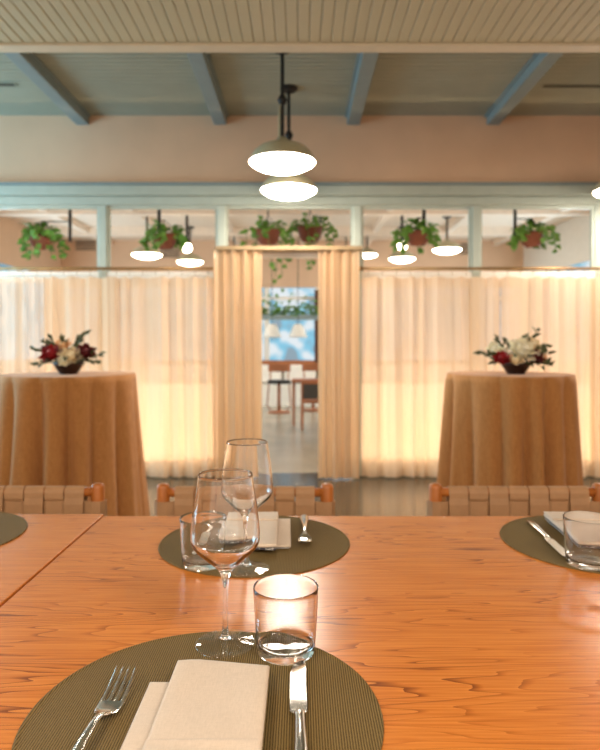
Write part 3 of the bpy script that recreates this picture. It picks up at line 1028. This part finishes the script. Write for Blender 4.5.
# ------------------------------------------------------------------ curtains
def curtain(x0, x1, y_, z0, z1, pitch, amp, m, label, seed, group, ring=True, gather=0.0):
    rr = random.Random(seed)
    ph = [rr.uniform(0, 6.28) for _ in range(5)]
    nf = max(2, (x1 - x0) / pitch)
    nu = int(nf * 20)
    nv = 12
    def fn(u, v):
        x = x0 + (x1 - x0) * u
        w = u * nf * 2 * math.pi
        wob = 1.3 * math.sin(w * 0.23 + ph[0]) + 1.0 * math.sin(w * 0.41 + ph[1])
        a = amp * (0.55 + 0.45 * math.sin(w * 0.17 + ph[2]) ** 2) * (1.0 - 0.25 * v)
        yy = y_ + a * math.sin(w + wob) + 0.42 * a * math.sin(2.1 * w + 1.7 * wob + ph[3] + v * 1.5)
        xs = x + min(1, u * 10, (1 - u) * 10) * (0.25 * a * math.sin(2 * w + ph[4]) + 0.012 * (1 - v) * math.sin(w * 0.3 + ph[1]))
        z = z0 + (z1 - z0) * v
        if v > 0.999: z -= 0.006 * (1 + math.sin(w + wob))
        return (xs, yy, z)
    t = MB().grid(fn, nu, nv).build('curtain', m, None, smooth=True)
    tag(t, label, 'curtain', group)
    if ring:
        n_ = int((x1 - x0) / 0.11)
        rm = None
        for k in range(n_):
            x = x0 + (k + 0.5) * (x1 - x0) / n_
            if rm is None:
                pts = [(0, 0.014 * math.cos(a * math.pi / 4), 0.014 * math.sin(a * math.pi / 4)) for a in range(8)]
                b = MB()
                b.tube(pts + [pts[0]], 0.0022, 4)
                b.tube([(0, 0, -0.014), (0, 0, -0.055)], 0.002, 4)
                rm = b.build('curtain_ring', M['brass'], t)
                o = rm
            else:
                o = rm.copy(); C.objects.link(o)
            o.location = (x, y_, ROD_Z - 0.003)
    return t


ROD_Z = 1.805
CY = WALL_Y - 0.13
top = 1.735
G = 'sheer curtains along the glazed partition'
curtain(-3.3, -2.2, CY, 0.012, top, 0.12, 0.028, M['curtain_lit'], 'sheer cream curtain at the far left, paler with window light', 1, G)
curtain(-2.20, -0.735, CY, 0.012, top, 0.145, 0.032, M['curtain'], 'wide sheer curtain between left cocktail table and the doorway', 2, G)
curtain(0.53, 1.73, CY, 0.012, top, 0.145, 0.032, M['curtain'], 'sheer peach curtain between doorway and right cocktail table', 3, G)
curtain(1.73, 3.5, CY, 0.012, top, 0.155, 0.032, M['curtain'], 'sheer peach curtain behind and beyond the right cocktail table', 4, G)
GD = 'linen panels drawn at the doorway'
DY = WALL_Y - 0.17
curtain(-0.735, -0.325, DY, 0.012, 1.955, 0.10, 0.030, M['door_curtain'], 'full-height linen panel at the left of the doorway', 5, GD, ring=False)
curtain(0.155, 0.505, DY, 0.012, 1.955, 0.09, 0.030, M['door_curtain'], 'full-height linen panel at the right of the doorway', 6, GD, ring=False)
for a, b, lab in ((-3.4, POSTS[3] - 0.02, 'thin brass curtain rod left of the doorway'), (POSTS[4] + 0.02, 3.6, 'thin brass curtain rod right of the doorway')):
    r = empty('curtain_rod', ((a + b) / 2, CY, ROD_Z), 0, lab, 'curtain rod', 'brass curtain rods')
    h = (b - a) / 2
    MB().tube([(-h, 0, 0), (h, 0, 0)], 0.0125, 10).build('rod', M['brass'], r, smooth=True)
    for s in (-1, 1):
        MB().lathe([(0, -0.02), (0.018, -0.015), (0.02, 0), (0.018, 0.015), (0, 0.02)], 12).build('finial', M['brass'], r, smooth=True, loc=(s * h, 0, 0))
    for q in (-0.6, 0, 0.6):
        MB().tube([(q * h, 0, 0), (q * h, 0.09, 0)], 0.006, 6).build('bracket', M['brass'], r)


# ------------------------------------------------------------------ pendant lamps
def pendant(x, y_, z, r, ceil, label, group, name='pendant_lamp', m='lamp', fancy=True):
    t = empty(name, (x, y_, z), 0, label, 'lamp', group)
    h = r * 0.62
    prof = [(r, 0.0), (r * 1.01, r * 0.02), (r * 0.97, r * 0.12), (r * 0.86, r * 0.31), (r * 0.68, r * 0.46), (r * 0.42, r * 0.57), (r * 0.2, h), (r * 0.16, h + r * 0.12), (0, h + r * 0.13)]
    inn = [(0, h - 0.012), (r * 0.17, h - 0.012), (r * 0.33, r * 0.555), (r * 0.585, r * 0.445), (r * 0.80, r * 0.28), (r * 0.955, r * 0.085), (r * 0.985, 0.0)]
    o = MB().lathe(list(reversed(prof)), 40).build('shade', M['shade'], t, smooth=True)
    fix_normals(o)
    o = MB().lathe([(r * 0.985, 0.004), (r * 0.92, -r * 0.06), (r * 0.70, -r * 0.17), (r * 0.38, -r * 0.25), (0, -r * 0.28)], 40).build('diffuser', M[m], t, smooth=True)
    top_ = ceil - z
    zt = h + r * 0.12
    MB().tube([(0, 0, zt), (0, 0, top_)], 0.013 if fancy else 0.016, 8).build('stem', M['black'], t)
    MB().lathe([(0, top_), (0.07, top_), (0.07, top_ - 0.015), (0.05, top_ - 0.03), (0, top_ - 0.03)], 20).build('ceiling_canopy', M['black'], t)
    if fancy:
        zc = zt + (top_ - zt) * 0.42
        MB().lathe([(0, zc - 0.035), (0.022, zc - 0.03), (0.034, zc), (0.022, zc + 0.03), (0, zc + 0.035)], 12).build('coupling', M['black'], t, smooth=True)
        MB().tube([(-0.02, 0, zt - 0.01), (-0.02, 0, zc - 0.06), (0.0, 0, zc - 0.01)], 0.008, 6).build('hanger_loop', M['shade'], t)
    return t


P = 'khaki pendant lamps over the dining room'
pendant(-0.120, 4.18, 2.385, 0.225, CEIL, 'larger khaki pendant lamp in front, above the other one at centre', P)
pendant(-0.088, 4.84, 2.36, 0.22, CEIL, 'smaller khaki pendant lamp hanging behind and below the front one', P)
pendant(2.545, 4.84, 2.36, 0.22, CEIL, 'khaki pendant lamp just touching the right edge of the picture', P)
pendant(2.70, 4.18, 2.385, 0.225, CEIL, 'khaki pendant lamp hanging beyond the right edge of the picture', P)
pendant(-2.75, 4.30, 2.365, 0.225, CEIL, 'khaki pendant lamp hanging beyond the left edge of the picture', P)
pendant(-0.9, -0.45, 2.25, 0.225, SOF, 'unseen khaki pendant lamp added behind the camera at left to light the table', P)  # added out of view as fill for the table and glasses
pendant(0.9, -0.45, 2.25, 0.225, SOF, 'unseen khaki pendant lamp added behind the camera at right to light the table', P)  # second added lamp, unseen, also there to brighten the table


def wpos(px, py, Y):
    return ((px - 300) / F * Y, Y, CAM_Z + (344 - py) / F * Y)


RG = 'pendant lamps glowing in the rear room'
for px, py, Y, r, lab in ((147, 255, 9.3, 0.225, 'glowing pendant lamp seen under the second hanging plant from left'),
                          (190, 262, 10.6, 0.225, 'glowing pendant lamp nearest the doorway on the left side'),
                          (402, 259, 10.6, 0.225, 'glowing pendant lamp right of the doorway, lower of the pair'),
                          (447, 250, 9.7, 0.225, 'glowing pendant lamp rightmost in the rear room, beside a mullion'),
                          (367, 255, 11.2, 0.19, 'small glowing pendant lamp peeking out beside the right door post')):
    x, y_, z = wpos(px, py, Y)
    pendant(x, y_, z, r, CEIL, lab, RG, m='rear_lamp', fancy=False)
# bare globe bulbs
for px, py, Y, lab in ((187, 248, 9.0, 'round bare bulb above the pendant left of the doorway'),
                       (402, 246, 9.0, 'round bare bulb above the pendant right of the doorway'),
                       (217, 256, 9.5, 'small bare bulb beside the left door post')):
    x, y_, z = wpos(px, py, Y)
    t = empty('globe_bulb', (x, y_, z), 0, lab, 'light bulb', 'bare bulbs in the rear room')
    r = 0.068 if px != 217 else 0.05
    MB().lathe([(0 if k in (0, 10) else r * math.sin(k * math.pi / 10), -r * math.cos(k * math.pi / 10)) for k in range(11)], 16).build('bulb', M['rear_lamp'], t, smooth=True)
    MB().lathe([(0, r), (0.03, r), (0.03, r + 0.06), (0, r + 0.06)], 10).build('socket', M['black'], t)
    MB().tube([(0, 0, r + 0.05), (0, 0, CEIL - z)], 0.022, 6).build('stem', M['black'], t)


# ------------------------------------------------------------------ hanging plants
def hanging_plant(px, py, Y, label, seed, rodx=None, trail=0.25, pot_r=0.12, tilt=0.0, nleaf=110, side=0):
    x, y_, z = wpos(px, py, Y)
    t = empty('hanging_plant', (x, y_, z), 0, label, 'plant', 'hanging plants behind the glass')
    rr = random.Random(seed)
    pr = pot_r
    o = MB().lathe([(0, -pr * 0.75), (pr * 0.55, -pr * 0.72), (pr * 0.85, -pr * 0.35), (pr, pr * 0.35), (pr * 1.06, pr * 0.42), (pr * 1.04, pr * 0.55), (pr * 0.9, pr * 0.5), (0, pr * 0.35)], 24).build('pot', M['terracotta'], t, smooth=True)
    fix_normals(o); o.rotation_euler = (0.15, tilt, 0)
    top_ = CEIL - z
    if rodx is None:
        MB().tube([(0, 0, pr * 1.6), (0, 0, top_)], 0.006, 6).build('hanger', M['black'], t)
    else:
        dx = rodx / F * Y
        MB().tube([(dx, 0, -0.02), (dx, 0, top_)], 0.018, 6).build('hanger', M['black'], t)
        MB().tube([(dx, 0, pr * 1.6), (0, 0, pr * 1.6)], 0.006, 6).build('hanger_arm', M['black'], t)
    w = MB()
    for k in range(3):
        a = 2 * math.pi * k / 3 + 0.4
        w.tube([(pr * math.cos(a), pr * math.sin(a), pr * 0.5), (0, 0, pr * 1.65)], 0.003, 4)
    w.build('suspension_wires', M['black'], t)
    lf, vn = MB(), MB()
    for k in range(nleaf // 2):
        a = rr.uniform(0, 6.28); q = rr.uniform(0.1, 1.15) * pr
        p = (q * math.cos(a), q * math.sin(a), pr * 0.45 + rr.uniform(0, 0.09))
        lf.leaf(p, (math.cos(a), math.sin(a), rr.uniform(-0.3, 0.8)), (0, 0, 1), rr.uniform(0.06, 0.10), 0.065)
    nv = 9
    for k in range(nv):
        a = 2 * math.pi * k / nv + rr.uniform(-.3, .3)
        out = rr.uniform(1.25, 1.9) * pr
        ln = trail * rr.uniform(0.35, 1.0)
        ox = side * 0.05
        pts = [Vector((pr * 0.7 * math.cos(a), pr * 0.7 * math.sin(a), pr * 0.5)),
               Vector((out * 0.8 * math.cos(a) + ox * .5, out * 0.8 * math.sin(a), pr * 0.7)),
               Vector((out * math.cos(a) + ox, out * math.sin(a), pr * 0.2)),
               Vector((out * 1.02 * math.cos(a) + ox, out * math.sin(a), pr * 0.2 - ln * 0.5)),
               Vector((out * 1.0 * math.cos(a + .1) + ox, out * math.sin(a), pr * 0.2 - ln))]
        vn.tube(pts, 0.003, 4)
        for s in range(9):
            f = s / 8 * 3.999; i = int(f)
            p = pts[i].lerp(pts[i + 1], f - i)
            lf.leaf(p, (math.cos(a) * .6 + rr.uniform(-.9, .9), -0.3 + rr.uniform(-.7, .7), rr.uniform(-0.9, 0.3)), (0, -1, 0.6), rr.uniform(0.06, 0.095), 0.062)
    vn.build('vines', M['stemm'], t)
    lf.build('foliage', M['leaf'], t, kind='stuff')
    return t


hanging_plant(41, 240, 6.4, 'trailing green plant hanging leftmost, its pot tilted', 1, rodx=29, trail=0.24, tilt=0.45, nleaf=130, side=1)
hanging_plant(165, 240, 6.4, 'hanging potted plant second from left, above glowing lamps', 2, rodx=-6, trail=0.10, pot_r=0.125)
hanging_plant(268, 236, 6.4, 'hanging potted plant over the doorway, left of the pair', 3, trail=0.48, pot_r=0.13, nleaf=60)
hanging_plant(310, 233, 6.75, 'hanging potted plant over the doorway, right of the pair', 4, trail=0.42, pot_r=0.14, nleaf=90, side=1)
hanging_plant(418, 237, 6.4, 'hanging potted plant right of the doorway, above glowing lamps', 5, rodx=6, trail=0.14, pot_r=0.125)
hanging_plant(532, 238, 6.4, 'hanging potted plant farthest right, against the pale wall', 6, rodx=-17, trail=0.16, pot_r=0.125, tilt=-0.2)


# ------------------------------------------------------------------ ceiling and wall vents
def slot_vent(x, y_, z, L, label):
    t = empty('ceiling_vent', (x, y_, z), 0, label, 'vent', 'slot vents in the raised ceiling')
    MB().box(-L / 2, L / 2, -0.035, 0.035, -0.006, 0.0).build('vent_frame', M['board_dark'], t)
    MB().box(-L / 2 + 0.015, L / 2 - 0.015, -0.024, -0.004, -0.008, -0.005).build('slot', M['vent'], t)
    MB().box(-L / 2 + 0.015, L / 2 - 0.015, 0.004, 0.024, -0.008, -0.005).build('slot', M['vent'], t)


slot_vent(-2.72, 4.77, CEIL, 1.05, 'dark linear slot vent in the ceiling at the left edge')
slot_vent(2.33, 4.80, CEIL, 0.90, 'dark linear slot vent in the ceiling at the right edge')
for px, py, lab in ((86, 245, 'square wall vent above rear windows, left of the first mullion'), (170, 252, 'wall vent above rear windows behind the second hanging plant'),
                    (470, 249, 'wall vent above rear windows at the right')):
    x, y_, z = wpos(px, py, RY - 0.01)
    t = empty('wall_vent', (x, y_, z), 0, lab, 'vent', 'vents in the rear bulkhead')
    MB().box(-0.22, 0.22, -0.01, 0.01, -0.13, 0.13).build('vent_frame', M['peach'], t)
    for k in range(5):
        MB().box(-0.19, 0.19, -0.02, -0.008, -0.10 + k * 0.045, -0.08 + k * 0.045).build('louvre', M['vent'], t)

# ------------------------------------------------------------------ behind the curtains: banquette backs lit by linear floor lights
for a, b, lab, lab2 in ((-4.4, -0.70, 'backlit banquette back glowing behind the left curtains', 'linear floor light behind the left curtains'),
                        (0.52, 4.2, 'backlit banquette back glowing behind the right curtains', 'linear floor light behind the right curtains')):
    t = empty('banquette', ((a + b) / 2, 5.95, 0), 0, lab, 'bench', 'banquettes behind the partition')
    h = (b - a) / 2
    MB().box(-h, h, 0, 0.08, 0.0, 0.80).build('back_panel', M['white'], t, bevel=0.01)
    MB().box(-h + 0.03, h - 0.03, -0.012, 0.0, 0.06, 0.77).build('backlit_panel', M['backlit'], t)
    MB().box(-h, h, 0.08, 0.55, 0.0, 0.44).build('seat', M['cushion'], t, bevel=0.02)
    t = empty('floor_light', ((a + b) / 2, 5.70, 0), 0, lab2, 'lamp', 'linear floor lights')
    MB().box(-h, h, -0.04, 0.04, 0.0, 0.03).build('housing', M['black'], t)
    MB().box(-h + 0.02, h - 0.02, -0.025, 0.025, 0.03, 0.04).build('lens', M['strip'], t)

# ------------------------------------------------------------------ furniture in the rear room, seen through the doorway
bt = empty('window_banquette', (0, 11.55, 0), 0, 'white cushioned window bench with wooden rail seen through the doorway', 'bench')
MB().box(-4.4, 4.2, 0.0, 0.40, 0.0, 0.40).build('bench_base', M['white'], bt)
MB().box(-4.4, 4.2, 0.30, 0.42, 0.68, 0.84).build('top_rail', M['wood_far'], bt, bevel=0.01)
for k in range(13):
    x = -4.2 + k * 0.65
    MB().box(x, x + 0.60, 0.18, 0.32, 0.42, 0.76).build('cushion', M['cushion'], bt, bevel=0.05)


def pedestal_stool(px, Y, label):
    x = (px - 300) / F * Y
    t = empty('pedestal_chair', (x, Y, 0), 0, label, 'chair', 'pedestal chairs in the rear room')
    MB().lathe([(0, 0), (0.19, 0), (0.19, 0.02), (0.05, 0.04), (0, 0.05)], 24).build('base', M['wood_far'], t, smooth=False)
    MB().tube([(0, 0, 0.03), (0, 0, 0.50)], 0.028, 10).build('stem', M['wood_far'], t, smooth=True)
    MB().lathe([(0, 0.49), (0.19, 0.49), (0.20, 0.52), (0.19, 0.545), (0, 0.55)], 24).build('seat', M['black'], t)
    for s in (-1, 1):
        MB().tube([(s * 0.15, 0.15, 0.52), (s * 0.16, 0.20, 0.80)], 0.012, 8).build('back_post', M['wood_far'], t)
    MB().box(-0.19, 0.19, 0.185, 0.215, 0.68, 0.82).build('backrest', M['wood_far'], t, bevel=0.01)
    for s in (-1, 1):
        MB().tube([(s * 0.17, 0, 0.50), (s * 0.20, 0, 0.12), (s * 0.14, 0, 0.04)], 0.012, 8).build('side_stay', M['wood_far'], t)
    return t


pedestal_stool(279, 10.4, 'wooden pedestal chair with black seat, left in the doorway view')
pedestal_stool(313, 10.7, 'wooden pedestal chair half hidden by the cane chair in the doorway')

x = 308.5 / F
t = empty('side_table', ((309 - 300) / F * 8.9, 8.95, 0), 0, 'small wooden table behind the cane chair in the doorway view', 'table')
MB().box(-0.25, 0.55, -0.25, 0.25, 0.615, 0.645).build('tabletop', M['wood_far'], t, bevel=0.006)
for sx in (-0.22, 0.52):
    for sy in (-0.21, 0.21):
        MB().tube([(sx, sy, 0), (sx, sy, 0.615)], [0.016, 0.022], 8).build('leg', M['wood_far'], t)

t = empty('cane_chair', ((311 - 300) / F * 8.45, 8.45, 0), 0.0, 'wooden chair with dark woven back beside the right door curtain', 'chair')
MB().box(-0.14, 0.30, -0.22, 0.20, 0.36, 0.40).build('seat', M['wood_far'], t, bevel=0.01)
for sx in (-0.12, 0.28):
    MB().tube([(sx, -0.20, 0), (sx, -0.20, 0.62)], [0.016, 0.02], 8).build('back_leg', M['wood_far'], t)
    MB().tube([(sx * 1.05, 0.18, 0), (sx, 0.18, 0.37)], [0.015, 0.02], 8).build('front_leg', M['wood_far'], t)
MB().box(-0.12, 0.28, -0.215, -0.185, 0.42, 0.62).build('backrest', M['cane'], t, bevel=0.006)
MB().box(-0.14, 0.30, -0.22, -0.18, 0.62, 0.65).build('crest_rail', M['wood_far'], t, bevel=0.008)

# dark timber post against the far windows
struct(MB().box(0.28, 0.42, 11.80, 11.92, 0.80, 2.2).build('trim_4', M['dark_wood']))

# planter shelf with foliage above the far windows
x0, y0, z0 = wpos(290, 317, 11.0)
t = empty('planter_shelf', (x0, y0, z0), 0, 'grey hanging shelf overflowing with green leaves before the far windows', 'planter')
MB().box(-1.2, 1.2, -0.12, 0.12, -0.05, 0.04).build('shelf', M['bluegrey'], t)
lf = MB(); rr = random.Random(77)
for k in range(420):
    p = (rr.uniform(-1.15, 1.15), rr.uniform(-0.13, 0.12), 0.04 + abs(rr.gauss(0, 0.13)) * (0.7 + 0.5 * math.sin(k)))
    lf.leaf(p, (rr.uniform(-1, 1), rr.uniform(-1, .3), rr.uniform(-.5, .8)), (0, -0.4, 1), rr.uniform(0.08, 0.13), 0.075)
lf.build('foliage', M['leaf'], t, kind='stuff')
for s in (-1.0, 1.0):
    MB().tube([(s, 0, 0.04), (s, 0, CEIL - z0)], 0.012, 6).build('hanger', M['black'], t)

for px, lab in ((272, 'white glass pendant under the leafy shelf, left in the doorway view'), (298, 'white glass pendant under the leafy shelf, right in the doorway view')):
    x, y_, z = wpos(px, 331, 10.8)
    t = empty('glass_pendant', (x, y_, z), 0, lab, 'lamp', 'white glass pendants before the far windows')
    o = MB().lathe([(0.06, 0.12), (0.09, 0.08), (0.13, -0.02), (0.16, -0.10), (0.155, -0.11), (0.12, -0.02), (0.08, 0.07), (0.05, 0.11)], 20).build('shade', M['white'], t, smooth=True)
    MB().lathe([(0, 0.04), (0.04, 0.02), (0.05, -0.03), (0.03, -0.07), (0, -0.08)], 12).build('bulb', M['rear_lamp'], t, smooth=True)
    MB().tube([(0, 0, 0.0), (0, 0, CEIL - z)], 0.006, 6).build('cord', M['black'], t)
